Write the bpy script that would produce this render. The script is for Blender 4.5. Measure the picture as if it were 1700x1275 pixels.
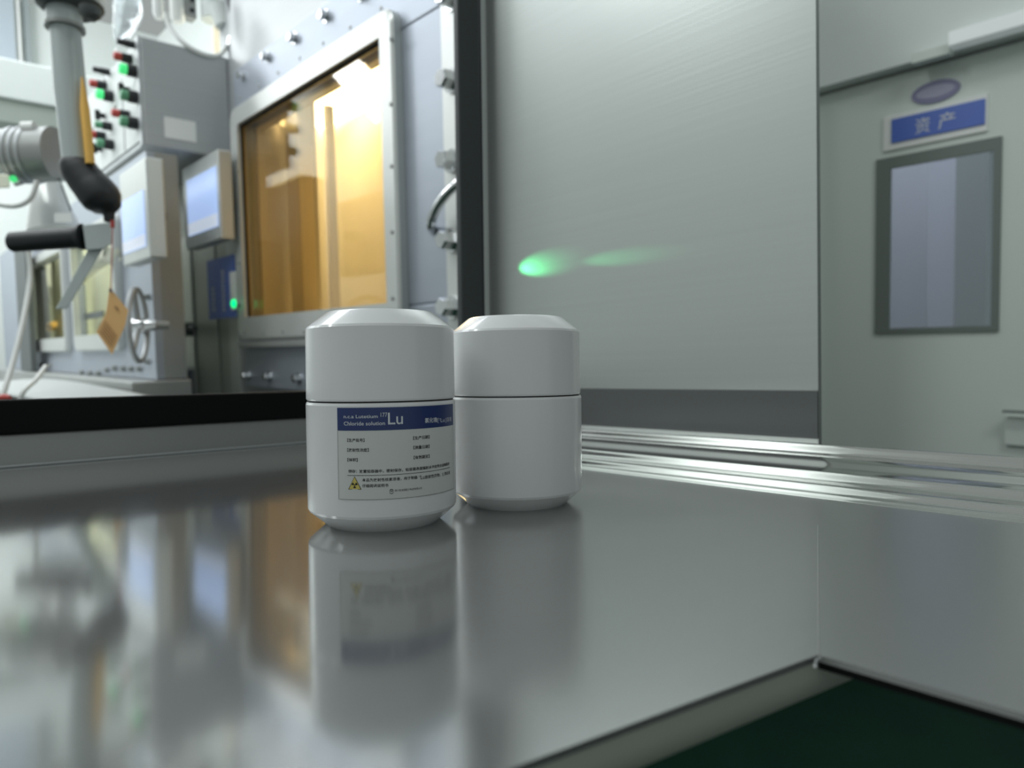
import bpy, bmesh, math, random
from mathutils import Vector, Matrix
random.seed(7)
PI = math.pi
S = bpy.context.scene
COL = S.collection
for o in list(bpy.data.objects):
    bpy.data.objects.remove(o)

# ---------------------------------------------------------------- camera
# world: x runs right-and-away along the room's cross axis, y left-and-away along its long axis, z up
PHI = math.radians(42.5)
F = 1180.0
f0 = Vector((math.sin(PHI), math.cos(PHI), 0)); r0 = Vector((math.cos(PHI), -math.sin(PHI), 0)); Z = Vector((0, 0, 1))
TH, RO = math.radians(3.27), 0.020
cf = f0 * math.cos(TH) - Z * math.sin(TH)
u0 = f0 * math.sin(TH) + Z * math.cos(TH)
cr = r0 * math.cos(RO) - u0 * math.sin(RO)
cu = u0 * math.cos(RO) + r0 * math.sin(RO)
cam = bpy.data.cameras.new('camera'); camo = bpy.data.objects.new('camera', cam); COL.objects.link(camo)
m = Matrix((cr, cu, -cf)).transposed().to_4x4()
camo.matrix_world = m
cam.sensor_width = 36; cam.lens = 36 * F / 1700; cam.clip_start = 0.01
cam.dof.use_dof = True; cam.dof.focus_distance = 0.33; cam.dof.aperture_fstop = 11.0
S.camera = camo

# ---------------------------------------------------------------- world, lights, exposure
S.view_settings.view_transform = 'Standard'; S.view_settings.look = 'None'
S.view_settings.gamma = 1; S.view_settings.use_curve_mapping = False
S.view_settings.exposure = 0.15
W = bpy.data.worlds.new('world'); S.world = W; W.use_nodes = True
bg = W.node_tree.nodes['Background']; bg.inputs[0].default_value = (0.80, 0.88, 0.86, 1); bg.inputs[1].default_value = 0.37

def area(name, loc, target, sx, sy, power, col=(1, 1, 1), shape='RECTANGLE'):
    l = bpy.data.lights.new(name, 'AREA'); l.shape = shape; l.size = sx; l.size_y = sy; l.energy = power; l.color = col
    o = bpy.data.objects.new(name, l); COL.objects.link(o); o.location = loc
    d = (Vector(target) - Vector(loc)).normalized()
    o.rotation_euler = d.to_track_quat('-Z', 'Y').to_euler()
    return o
area('ceiling_lamp', (0.0, 4.0, 2.7), (0.5, 4.0, 0), 1.6, 3.0, 62, (0.93, 0.97, 1.0))
area('ceiling_lamp', (-0.8, 1.9, 2.3), (-0.4, 1.8, 0), 0.3, 1.8, 26, (0.95, 1.0, 1.0))
area('ceiling_lamp', (1.7, -0.6, 1.6), (1.7, -0.6, 0), 0.3, 1.2, 10, (0.95, 1.0, 0.98))
area('ceiling_lamp', (-1.0, 5.8, 2.5), (0.6, 6.8, 0.8), 1.2, 0.8, 85, (0.97, 0.99, 1.0))  # fill aimed at the back wall, added to brighten it
area('corridor_fill', (3.4, 1.2, 2.1), (3.9, 0.9, 0.6), 0.3, 1.2, 16, (0.96, 0.96, 1.0))  # unseen light added to brighten the corridor behind the door pane
area('ridge_fill', (-0.05, 0.45, 1.25), (0.1, 0.5, 0), 0.12, 0.7, 0.7, (0.97, 1.0, 1.0))  # unseen linear light put in for highlights on the ridges

# ---------------------------------------------------------------- placing helpers
def ray(px, py): return cr * ((px - 850) / F) + cu * ((637.5 - py) / F) + cf
def on_x(px, py, x): r = ray(px, py); return r * (x / r.x)
def on_y(px, py, y): r = ray(px, py); return r * (y / r.y)
def at(px, py, d): return ray(px, py) * d
HT = 0.070
nt = (cu - cr * 0.013 - cf * 0.01568).normalized()
yt = (Vector((0, 1, 0)) - nt * nt.y).normalized(); xt = yt.cross(nt).normalized()
OT = -nt * HT
MT = Matrix(((xt.x, yt.x, nt.x, OT.x), (xt.y, yt.y, nt.y, OT.y), (xt.z, yt.z, nt.z, OT.z), (0, 0, 0, 1)))
MTI = MT.inverted()
def tab(px, py, z=0):                      # point of the table frame seen at a pixel, at height z
    r = MTI.to_3x3() @ ray(px, py); o = MTI @ Vector((0, 0, 0))
    return o + r * ((z - o.z) / r.z)
def tab_y(px, py, y):
    r = MTI.to_3x3() @ ray(px, py); o = MTI @ Vector((0, 0, 0)); return o + r * ((y - o.y) / r.y)
def tab_x(px, py, x):
    r = MTI.to_3x3() @ ray(px, py); o = MTI @ Vector((0, 0, 0)); return o + r * ((x - o.x) / r.x)

# ---------------------------------------------------------------- materials
def mat(name, col, rough=0.5, metal=0.0, emit=None, es=0, noise=0.0, nscale=(20, 20, 20), bump=0.0, spec=0.5, coat=0.0,
        rvar=0.0, aniso=0.0, trans=0.0, alpha=1.0, arot=0.0):
    M = bpy.data.materials.new(name); M.use_nodes = True; nt_ = M.node_tree; N = nt_.nodes; L = nt_.links
    b = N['Principled BSDF']; b.inputs['Base Color'].default_value = (*col, 1)
    b.inputs['Roughness'].default_value = rough; b.inputs['Metallic'].default_value = metal
    b.inputs['Specular IOR Level'].default_value = spec; b.inputs['Coat Weight'].default_value = coat
    b.inputs['Coat Roughness'].default_value = 0.05
    b.inputs['Anisotropic'].default_value = aniso; b.inputs['Transmission Weight'].default_value = trans
    b.inputs['Anisotropic Rotation'].default_value = arot
    b.inputs['Alpha'].default_value = alpha
    if emit: b.inputs['Emission Color'].default_value = (*emit, 1); b.inputs['Emission Strength'].default_value = es
    if noise or bump or rvar:
        tc = N.new('ShaderNodeTexCoord'); mp = N.new('ShaderNodeMapping'); mp.inputs['Scale'].default_value = nscale
        nz = N.new('ShaderNodeTexNoise'); nz.inputs['Scale'].default_value = 1; nz.inputs['Detail'].default_value = 4
        L.new(tc.outputs['Object'], mp.inputs[0]); L.new(mp.outputs[0], nz.inputs['Vector'])
        if noise:
            mx = N.new('ShaderNodeMix'); mx.data_type = 'RGBA'; k = 1 - noise
            mx.inputs[6].default_value = (col[0] * k, col[1] * k, col[2] * k, 1)
            mx.inputs[7].default_value = (min(1, col[0] * (1 + noise)), min(1, col[1] * (1 + noise)), min(1, col[2] * (1 + noise)), 1)
            L.new(nz.outputs[0], mx.inputs[0]); L.new(mx.outputs[2], b.inputs['Base Color'])
        if rvar:
            mr = N.new('ShaderNodeMapRange'); mr.inputs[3].default_value = max(0.02, rough - rvar); mr.inputs[4].default_value = rough + rvar
            L.new(nz.outputs[0], mr.inputs[0]); L.new(mr.outputs[0], b.inputs['Roughness'])
        if bump:
            bp = N.new('ShaderNodeBump'); bp.inputs['Strength'].default_value = bump; bp.inputs['Distance'].default_value = 0.001
            L.new(nz.outputs[0], bp.inputs['Height']); L.new(bp.outputs[0], b.inputs['Normal'])
    return M
TABLE = mat('polished_steel', (0.43, 0.44, 0.435), 0.07, 0.8, noise=0.03, nscale=(4, 300, 4))
# the sheet is bright-polished at the left and only satin-ground towards its right end
_n = TABLE.node_tree.nodes; _l = TABLE.node_tree.links
_tc = _n.new('ShaderNodeTexCoord'); _sx = _n.new('ShaderNodeSeparateXYZ'); _mr = _n.new('ShaderNodeMapRange')
_ma = _n.new('ShaderNodeMath'); _ma.operation = 'SUBTRACT'
_l.new(_tc.outputs['Object'], _sx.inputs[0]); _l.new(_sx.outputs[0], _ma.inputs[0]); _l.new(_sx.outputs[1], _ma.inputs[1])
_mr.interpolation_type = 'SMOOTHSTEP'; _mr.inputs[1].default_value = -0.11; _mr.inputs[2].default_value = 0.12; _mr.inputs[3].default_value = 0.095; _mr.inputs[4].default_value = 0.268
_l.new(_ma.outputs[0], _mr.inputs[0]); _l.new(_mr.outputs[0], _n['Principled BSDF'].inputs['Roughness'])
PANEL = mat('satin_steel', (0.60, 0.64, 0.62), 0.36, 0.85, noise=0.04, nscale=(3, 3, 260), bump=0.05)
CHROME = mat('bright_steel', (0.78, 0.79, 0.80), 0.16, 1.0)
RIDGE = mat('ridge_steel', (0.62, 0.62, 0.60), 0.13, 1.0, noise=0.05, nscale=(300, 3, 3))
STEEL = mat('brushed_steel', (0.47, 0.49, 0.50), 0.42, 0.4, noise=0.06, nscale=(2, 2, 60))
STEELB = mat('bluish_plate', (0.42, 0.46, 0.52), 0.46, 0.6, noise=0.05, nscale=(3, 3, 30))
STEELD = mat('dull_steel', (0.36, 0.375, 0.365), 0.42, 0.35, noise=0.12, nscale=(2, 2, 8))
DARKST = mat('dark_panel', (0.12, 0.135, 0.135), 0.5, 0.4)
BEZEL = mat('bezel_steel', (0.66, 0.68, 0.66), 0.40, 0.5, noise=0.03)
BLACK = mat('black_rubber', (0.004, 0.0045, 0.005), 0.6, spec=0.15)
CHAR = mat('charcoal_gasket', (0.045, 0.052, 0.055), 0.45)
GRIP = mat('black_plastic', (0.018, 0.02, 0.022), 0.5)
PLAST = mat('white_lacquer', (0.80, 0.81, 0.82), 0.28, 0, coat=0.5, spec=0.5, noise=0.01)
SEAM = mat('seam_shadow_gap', (0.03, 0.03, 0.03), 0.7)
PAPER = mat('label_paper', (0.66, 0.68, 0.66), 0.42, 0, spec=0.4)
NAVY = mat('navy_print', (0.020, 0.042, 0.155), 0.35)
INKW = mat('white_print', (0.68, 0.70, 0.74), 0.4)
INKB = mat('black_print', (0.012, 0.013, 0.016), 0.5)
YELL = mat('yellow_print', (0.70, 0.58, 0.16), 0.45)
WALLW = mat('pale_wall', (0.74, 0.79, 0.77), 0.55, noise=0.02)
DOORM = mat('door_paint', (0.68, 0.74, 0.70), 0.5, noise=0.015, nscale=(5, 5, 5))
DFRAME = mat('grey_door_frame', (0.17, 0.20, 0.185), 0.5)
FLOORG = mat('green_epoxy', (0.003, 0.024, 0.014), 0.7, spec=0.15, noise=0.35, nscale=(6, 6, 6))
APRON = mat('grey_green_edge', (0.42, 0.45, 0.39), 0.5, 0.2, noise=0.03)
BLUE = mat('blue_sign', (0.075, 0.15, 0.54), 0.4)
BLUEP = mat('pale_blue_sign', (0.12, 0.20, 0.50), 0.4)
ORNG = mat('orange_tag', (0.86, 0.52, 0.22), 0.6)
ORNY = mat('yellow_rod', (0.95, 0.55, 0.12), 0.5)
RED = mat('red_plastic', (0.50, 0.06, 0.05), 0.45)
GREYP = mat('grey_tube_paint', (0.50, 0.56, 0.555), 0.4, 0.1)
WHITEP = mat('white_plastic', (0.82, 0.84, 0.82), 0.45)
CREAM = mat('cream_cloth', (0.80, 0.80, 0.66), 0.7)
CLOTH = mat('white_cloth', (0.48, 0.51, 0.50), 0.8)
PURP = mat('violet_sticker', (0.22, 0.22, 0.36), 0.5)
GLED = mat('green_led', (0, 0.6, 0.2), 0.4, emit=(0.0, 1.0, 0.28), es=1.2)
GBTN = mat('green_lit_button', (0.05, 0.6, 0.2), 0.4, emit=(0.08, 0.9, 0.25), es=0.55)
GDIM = mat('green_dim_button', (0.12, 0.35, 0.20), 0.4)
SCREEN = mat('monitor_screen', (0.2, 0.3, 0.5), 0.25, emit=(0.45, 0.60, 0.95), es=0.62, noise=0.0)
SCRB = mat('monitor_band', (0.3, 0.3, 0.35), 0.3, emit=(0.6, 0.68, 0.8), es=0.62)
LAMPW = mat('lit_lamp', (1, 1, 1), 0.4, emit=(1.0, 0.96, 0.80), es=10)
FIX = mat('white_light_bar', (0.82, 0.86, 0.86), 0.4, emit=(0.9, 1, 1), es=0.12)
CELLIN = mat('cell_interior', (0.80, 0.78, 0.70), 0.5, 0.0, noise=0.1, nscale=(3, 3, 1))
CELLST = mat('cell_interior_steel', (0.72, 0.70, 0.66), 0.35, 0.6)
CLEAR = mat('clear_bag', (0.85, 0.93, 1.0), 0.1, trans=0.8, alpha=0.5)
def glass(name, tint, gl):
    M = bpy.data.materials.new(name); M.use_nodes = True; N = M.node_tree.nodes; L = M.node_tree.links
    N.remove(N['Principled BSDF']); t = N.new('ShaderNodeBsdfTransparent'); t.inputs[0].default_value = (*tint, 1)
    g = N.new('ShaderNodeBsdfGlossy'); g.inputs['Roughness'].default_value = 0.03; mx = N.new('ShaderNodeMixShader'); mx.inputs[0].default_value = gl
    L.new(t.outputs[0], mx.inputs[1]); L.new(g.outputs[0], mx.inputs[2]); L.new(mx.outputs[0], N['Material Output'].inputs[0])
    return M
AMBER = glass('amber_lead_glass', (1.0, 0.85, 0.58), 0.10)
PALEG = glass('pale_glass', (0.92, 0.93, 0.84), 0.12)
DOORG = glass('door_glass', (0.80, 0.84, 0.88), 0.15)

# ---------------------------------------------------------------- mesh helpers
def box(bm, lo, hi, M=None):
    lo, hi = [min(a, b) for a, b in zip(lo, hi)], [max(a, b) for a, b in zip(lo, hi)]
    vs = [bm.verts.new((x, y, z)) for x in (lo[0], hi[0]) for y in (lo[1], hi[1]) for z in (lo[2], hi[2])]
    for q in ((0, 1, 3, 2), (4, 6, 7, 5), (0, 4, 5, 1), (2, 3, 7, 6), (0, 2, 6, 4), (1, 5, 7, 3)):
        bm.faces.new([vs[i] for i in q])
    if M is not None:
        for v in vs: v.co = M @ v.co
    return vs
def tube(bm, pts, rad, n=14, cap=True):
    pts = [Vector(p) for p in pts]; R_ = rad if hasattr(rad, '__len__') else [rad] * len(pts)
    rings = []; up = None
    for i, p in enumerate(pts):
        d = (pts[min(i + 1, len(pts) - 1)] - pts[max(i - 1, 0)]).normalized()
        if up is None:
            up = d.orthogonal().normalized()
        up = (up - d * up.dot(d)).normalized(); s = d.cross(up)
        rings.append([bm.verts.new(p + (up * math.cos(2 * PI * k / n) + s * math.sin(2 * PI * k / n)) * R_[i]) for k in range(n)])
    for a, b in zip(rings, rings[1:]):
        for k in range(n): bm.faces.new((a[k], a[(k + 1) % n], b[(k + 1) % n], b[k]))
    if cap: bm.faces.new(list(reversed(rings[0]))); bm.faces.new(rings[-1])
def lathe(bm, prof, n=96):
    rings = []
    for r, z in prof:
        rings.append([bm.verts.new((r * math.cos(2 * PI * k / n), r * math.sin(2 * PI * k / n), z)) for k in range(n)] if r > 1e-6 else [bm.verts.new((0, 0, z))])
    for a, b in zip(rings, rings[1:]):
        for k in range(n):
            if len(a) == 1: bm.faces.new((a[0], b[k], b[(k + 1) % n]))
            elif len(b) == 1: bm.faces.new((a[k], a[(k + 1) % n], b[0]))
            else: bm.faces.new((a[k], a[(k + 1) % n], b[(k + 1) % n], b[k]))
def smooth(pts, k=6):
    pts = [Vector(p) for p in pts]; out = []
    for i in range(len(pts) - 1):
        p0 = pts[max(i - 1, 0)]; p1 = pts[i]; p2 = pts[i + 1]; p3 = pts[min(i + 2, len(pts) - 1)]
        for j in range(k):
            t = j / k
            out.append(0.5 * ((2 * p1) + (p2 - p0) * t + (2 * p0 - 5 * p1 + 4 * p2 - p3) * t * t + (3 * p1 - p0 - 3 * p2 + p3) * t ** 3))
    out.append(pts[-1]); return out
MW = {}
def place(o, parent, W_):
    MW[o] = W_.copy(); o.matrix_basis = W_
    if parent: o.parent = parent; o.matrix_parent_inverse = MW[parent].inverted()
def inst(src, name, parent, W_):
    o = bpy.data.objects.new(name, src.data); COL.objects.link(o); place(o, parent, W_); return o
def obj(name, bm, M, parent=None, bevel=0, sm=False, W_=None, ang=38):
    bmesh.ops.recalc_face_normals(bm, faces=bm.faces)
    me = bpy.data.meshes.new(name); bm.to_mesh(me); bm.free()
    if M: me.materials.append(M)
    o = bpy.data.objects.new(name, me); COL.objects.link(o)
    place(o, parent, W_ if W_ is not None else Matrix.Identity(4))
    if bevel:
        md = o.modifiers.new('bevel', 'BEVEL'); md.width = bevel; md.segments = 3; md.limit_method = 'ANGLE'; md.angle_limit = 0.6
    if sm:
        for p in me.polygons: p.use_smooth = True
        me.set_sharp_from_angle(angle=math.radians(ang))
    return o
def bx(name, lo, hi, M, parent=None, bevel=0, W_=None):
    bm = bmesh.new(); box(bm, lo, hi); return obj(name, bm, M, parent, bevel, W_=W_)
def tb(name, pts, rad, M, parent=None, n=14, W_=None):
    bm = bmesh.new(); tube(bm, pts, rad, n); return obj(name, bm, M, parent, sm=True, W_=W_)
def tag(o, label, cat, group=None):
    o['label'] = label; o['category'] = cat
    if group: o['group'] = group
    return o
def thing(name, label, cat, M=None, group=None):
    o = bpy.data.objects.new(name, None); COL.objects.link(o)
    o.empty_display_size = 0.05
    place(o, None, M if M is not None else Matrix.Identity(4))
    return tag(o, label, cat, group)
def frame_root(name, M):
    o = bpy.data.objects.new(name, None); COL.objects.link(o); o.empty_display_size = 0.05; place(o, None, M); o['kind'] = 'structure'; return o
def origin(p): return Matrix.Translation(Vector(p))
def struct(o): o['kind'] = 'structure'; return o
def framed(bm, x0, x1, y0, y1, z0, z1, wy0, wy1, wz0, wz1):   # plate in a plane x = const with a rectangular opening
    box(bm, (x0, y0, z0), (x1, y1, wz0)); box(bm, (x0, y0, wz1), (x1, y1, z1))
    box(bm, (x0, y0, wz0), (x1, wy0, wz1)); box(bm, (x0, wy1, wz0), (x1, y1, wz1))
def text_tris(s, bold=0.0):
    c = bpy.data.curves.new('lettering', 'FONT'); c.body = s; c.size = 1; c.resolution_u = 3; c.offset = bold
    t = bpy.data.objects.new('lettering', c); COL.objects.link(t)
    dg = bpy.context.evaluated_depsgraph_get(); me = bpy.data.meshes.new_from_object(t.evaluated_get(dg))
    vs = [v.co.copy() for v in me.vertices]; fs = [tuple(p.vertices) for p in me.polygons]
    bpy.data.objects.remove(t); bpy.data.curves.remove(c); bpy.data.meshes.remove(me)
    return vs, fs
def put_text(bm, s, fn, x0, x1, y0, y1, bold=0.0):
    """text stretched into the box x0..x1, y0..y1 of a flat sheet that fn folds into space"""
    vs, fs = text_tris(s, bold)
    if not vs: return
    ax = min(v.x for v in vs); bx_ = max(v.x for v in vs); ay = min(v.y for v in vs); by = max(v.y for v in vs)
    nv = [bm.verts.new(fn(x0 + (v.x - ax) / (bx_ - ax) * (x1 - x0), y0 + (v.y - ay) / (by - ay) * (y1 - y0))) for v in vs]
    for f in fs:
        try: bm.faces.new([nv[i] for i in f])
        except ValueError: pass

# ================================================================ SETTING: bench and its walls (table frame)
def avg(*v): return sum(v) / len(v)
Y1 = avg(tab(0, 774).y, tab(515, 738).y)            # back-left edge of the bench
EC, EF = tab(1345, 1092), tab(850, 1275); ES = (EF.y - EC.y) / (EF.x - EC.x); Y2 = EC.y       # near edge of the bench
X2 = avg(tab(1358, 1085).x, tab(1358, 1085).x, tab(1700, 1190).x)      # inner edge of the side wing
X1 = avg(tab(966, 782).x, tab(1700, 865).x)         # where the ridged strip starts
XW = tab_y(806, 700, Y1).x                          # steel wall plane
print('TABLE', Y1, Y2, X2, X1, XW)
YE = tab_x(1358, 600, XW).y                         # end of the steel wall
table = thing('steel_bench', 'polished stainless steel bench top with inner corner cut-out, under the two white containers', 'bench', MT)
bm = bmesh.new()
YC = EC.y + ES * (X2 - EC.x); YF = EC.y + ES * (-0.9 - EC.x)
P6 = [(-0.9, YF), (X2, YC), (X2, -0.75), (X1, -0.75), (X1, YC), (X1, Y1), (X2, Y1), (-0.9, Y1)]
top = [bm.verts.new((x, y, 0)) for x, y in P6]; bot = [bm.verts.new((x, y, -0.0016)) for x, y in P6]
for q_ in ((0, 1, 6, 7), (1, 4, 5, 6), (2, 3, 4, 1)): bm.faces.new([top[k] for k in q_]); bm.faces.new([bot[k] for k in reversed(q_)])
for i in range(8): bm.faces.new((top[i], bot[i], bot[(i + 1) % 8], top[(i + 1) % 8]))
obj('bench_top', bm, TABLE, table, W_=MT)
# ridged strip: three shallow rolled ridges running along the wall
bm = bmesh.new(); prof = [(X1 - 0.0002, 0.0)]
wd = XW - X1; n = 90
def ridge_h(t):
    h = 0
    for c, w, a in ((0.035, 0.03, 0.0018), (0.12, 0.045, 0.0032), (0.32, 0.05, 0.0042), (0.62, 0.16, 0.004), (0.90, 0.055, 0.0065)):
        if abs(t - c) < w: h += a * 0.5 * (1 + math.cos(PI * (t - c) / w))
    return h + 0.004 * t
for i in range(n + 1):
    t = i / n; prof.append((X1 + wd * t, 0.0001 + ridge_h(t)))
ys = [-0.75, -0.3, -0.1, 0.1, 0.3, 0.5, Y1]
g = [[bm.verts.new((x, y, z)) for x, z in prof] for y in ys]
for a, b in zip(g, g[1:]):
    for k in range(len(prof) - 1): bm.faces.new((a[k], a[k + 1], b[k + 1], b[k]))
o = obj('ridged_strip', bm, RIDGE, table, sm=True, W_=MT); o['label'] = 'bright strip of parallel rolled steel ridges'
# apron under the near edge, rounded under
bm = bmesh.new(); hA, rA = 0.0145, 0.009
prof = [(0.0006, -0.0016), (0.0006, -hA + rA)] + [(0.0006 + rA * (1 - math.cos(t)), -hA + rA - rA * math.sin(t)) for t in [k * PI / 16 for k in range(1, 9)]] + [(0.05, -hA)]
g = [[bm.verts.new((x, EC.y + ES * (x - EC.x) + y, z)) for y, z in prof] for x in (-0.9, X2 + 0.03)]
for k in range(len(prof) - 1): bm.faces.new((g[0][k], g[0][k + 1], g[1][k + 1], g[1][k]))
obj('apron', bm, APRON, table, sm=True, W_=MT)
bx('edge_gasket', (X2 + 0.0003, -0.75, -0.0035), (X2 + 0.006, YC, -0.0016), BLACK, table, W_=MT)
tb('corner_tab', [(EC.x - 0.003, EC.y - 0.0025, -0.0004), (EC.x + 0.0005, EC.y - 0.0012, -0.0006), (X2 - 0.0002, YC - 0.0008, -0.0004)], 0.0004, CHROME, table, W_=MT)
tb('weld_seam', [tab(1358, 872, 0.00005), tab(1359, 1088, 0.00005)], 0.00022, STEELD, table, n=6, W_=MT)
for x, y in ((-0.6, YF + 0.25), (-0.6, Y1 - 0.05), (X1 - 0.03, Y1 - 0.06), (X1 - 0.03, -0.6)):
    tb('leg', [(x, y, -0.010), (x, y, -1.085)], 0.018, STEELD, table, W_=MT)

# steel wall behind the ridged strip
HW = 0.95
w = bx('wall_right', (XW, YE, -0.02), (XW + 0.006, Y1 + 0.02, HW), PANEL, W_=MT); struct(w)
p2 = tab_y(800, 600, Y1).x; p3 = tab_y(765, 600, Y1).x
t1 = bx('trim_1', (XW - 0.0035, Y1 - 0.006, 0.0), (XW - 0.0005, Y1 - 0.001, HW), CHROME, W_=MT); struct(t1)

t5 = bx('reflection_strip', (XW - 0.0016, YE, 0.012), (XW - 0.0003, Y1 - 0.007, tab_x(966, 645, XW).z), mat('gasket_reflection', (0.13, 0.14, 0.142), 0.40, 0.4), W_=MT); struct(t5)  # dark strip painted in for the gasket's reflection at the wall foot
sp = bpy.data.lights.new('green_streak_spot', 'SPOT'); sp.energy = 0.5; sp.color = (0.10, 1.0, 0.32); sp.spot_size = math.radians(21); sp.spot_blend = 1.0; sp.shadow_soft_size = 0.002  # bodiless green spot added to draw the streak along the wall
so = bpy.data.objects.new('green_streak_spot', sp); COL.objects.link(so)
tgt = MT @ tab_x(893, 438, XW); src = MT @ Vector((XW - 0.030, Y1 - 0.012, (MTI @ tgt).z)); so.location = src
so.rotation_euler = (tgt - src).to_track_quat('-Z', 'Y').to_euler()
sp2 = bpy.data.lights.new('green_streak_spot', 'SPOT'); sp2.energy = 2.0; sp2.color = (0.10, 1.0, 0.32); sp2.spot_size = math.radians(6); sp2.spot_blend = 1.0; sp2.shadow_soft_size = 0.002  # second added spot, lengthens the tail of the green streak
so2 = bpy.data.objects.new('green_streak_spot', sp2); COL.objects.link(so2); tg2 = MT @ tab_x(1030, 427, XW); so2.location = src
so2.rotation_euler = (tg2 - src).to_track_quat('-Z', 'Y').to_euler()
# opening in the left wall: steel sill, black gasket below and at the side
zg0 = avg(tab_y(0, 720, Y1).z, tab_y(515, 695, Y1).z); zg1 = avg(tab_y(0, 661, Y1).z, tab_y(515, 651, Y1).z)
win = frame_root('window_1', MT)
s = bx('sill', (-1.3, Y1, -0.02), (XW - 0.004, Y1 + 0.012, zg0), STEELD, win, bevel=0.002, W_=MT)
s = bx('gasket', (-1.3, Y1 - 0.004, zg0), (p2 - 0.0005, Y1 + 0.010, zg1), BLACK, win, bevel=0.002, W_=MT)
s = bx('gasket', (p3, Y1 - 0.004, zg1), (p2, Y1 + 0.006, HW), CHAR, win, bevel=0.002, W_=MT)
tb('bead', [(-1.3, Y1 - 0.0012, 0.0010), (XW - 0.004, Y1 - 0.0012, 0.0010)], 0.0011, STEEL, win, n=8, W_=MT)

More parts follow.
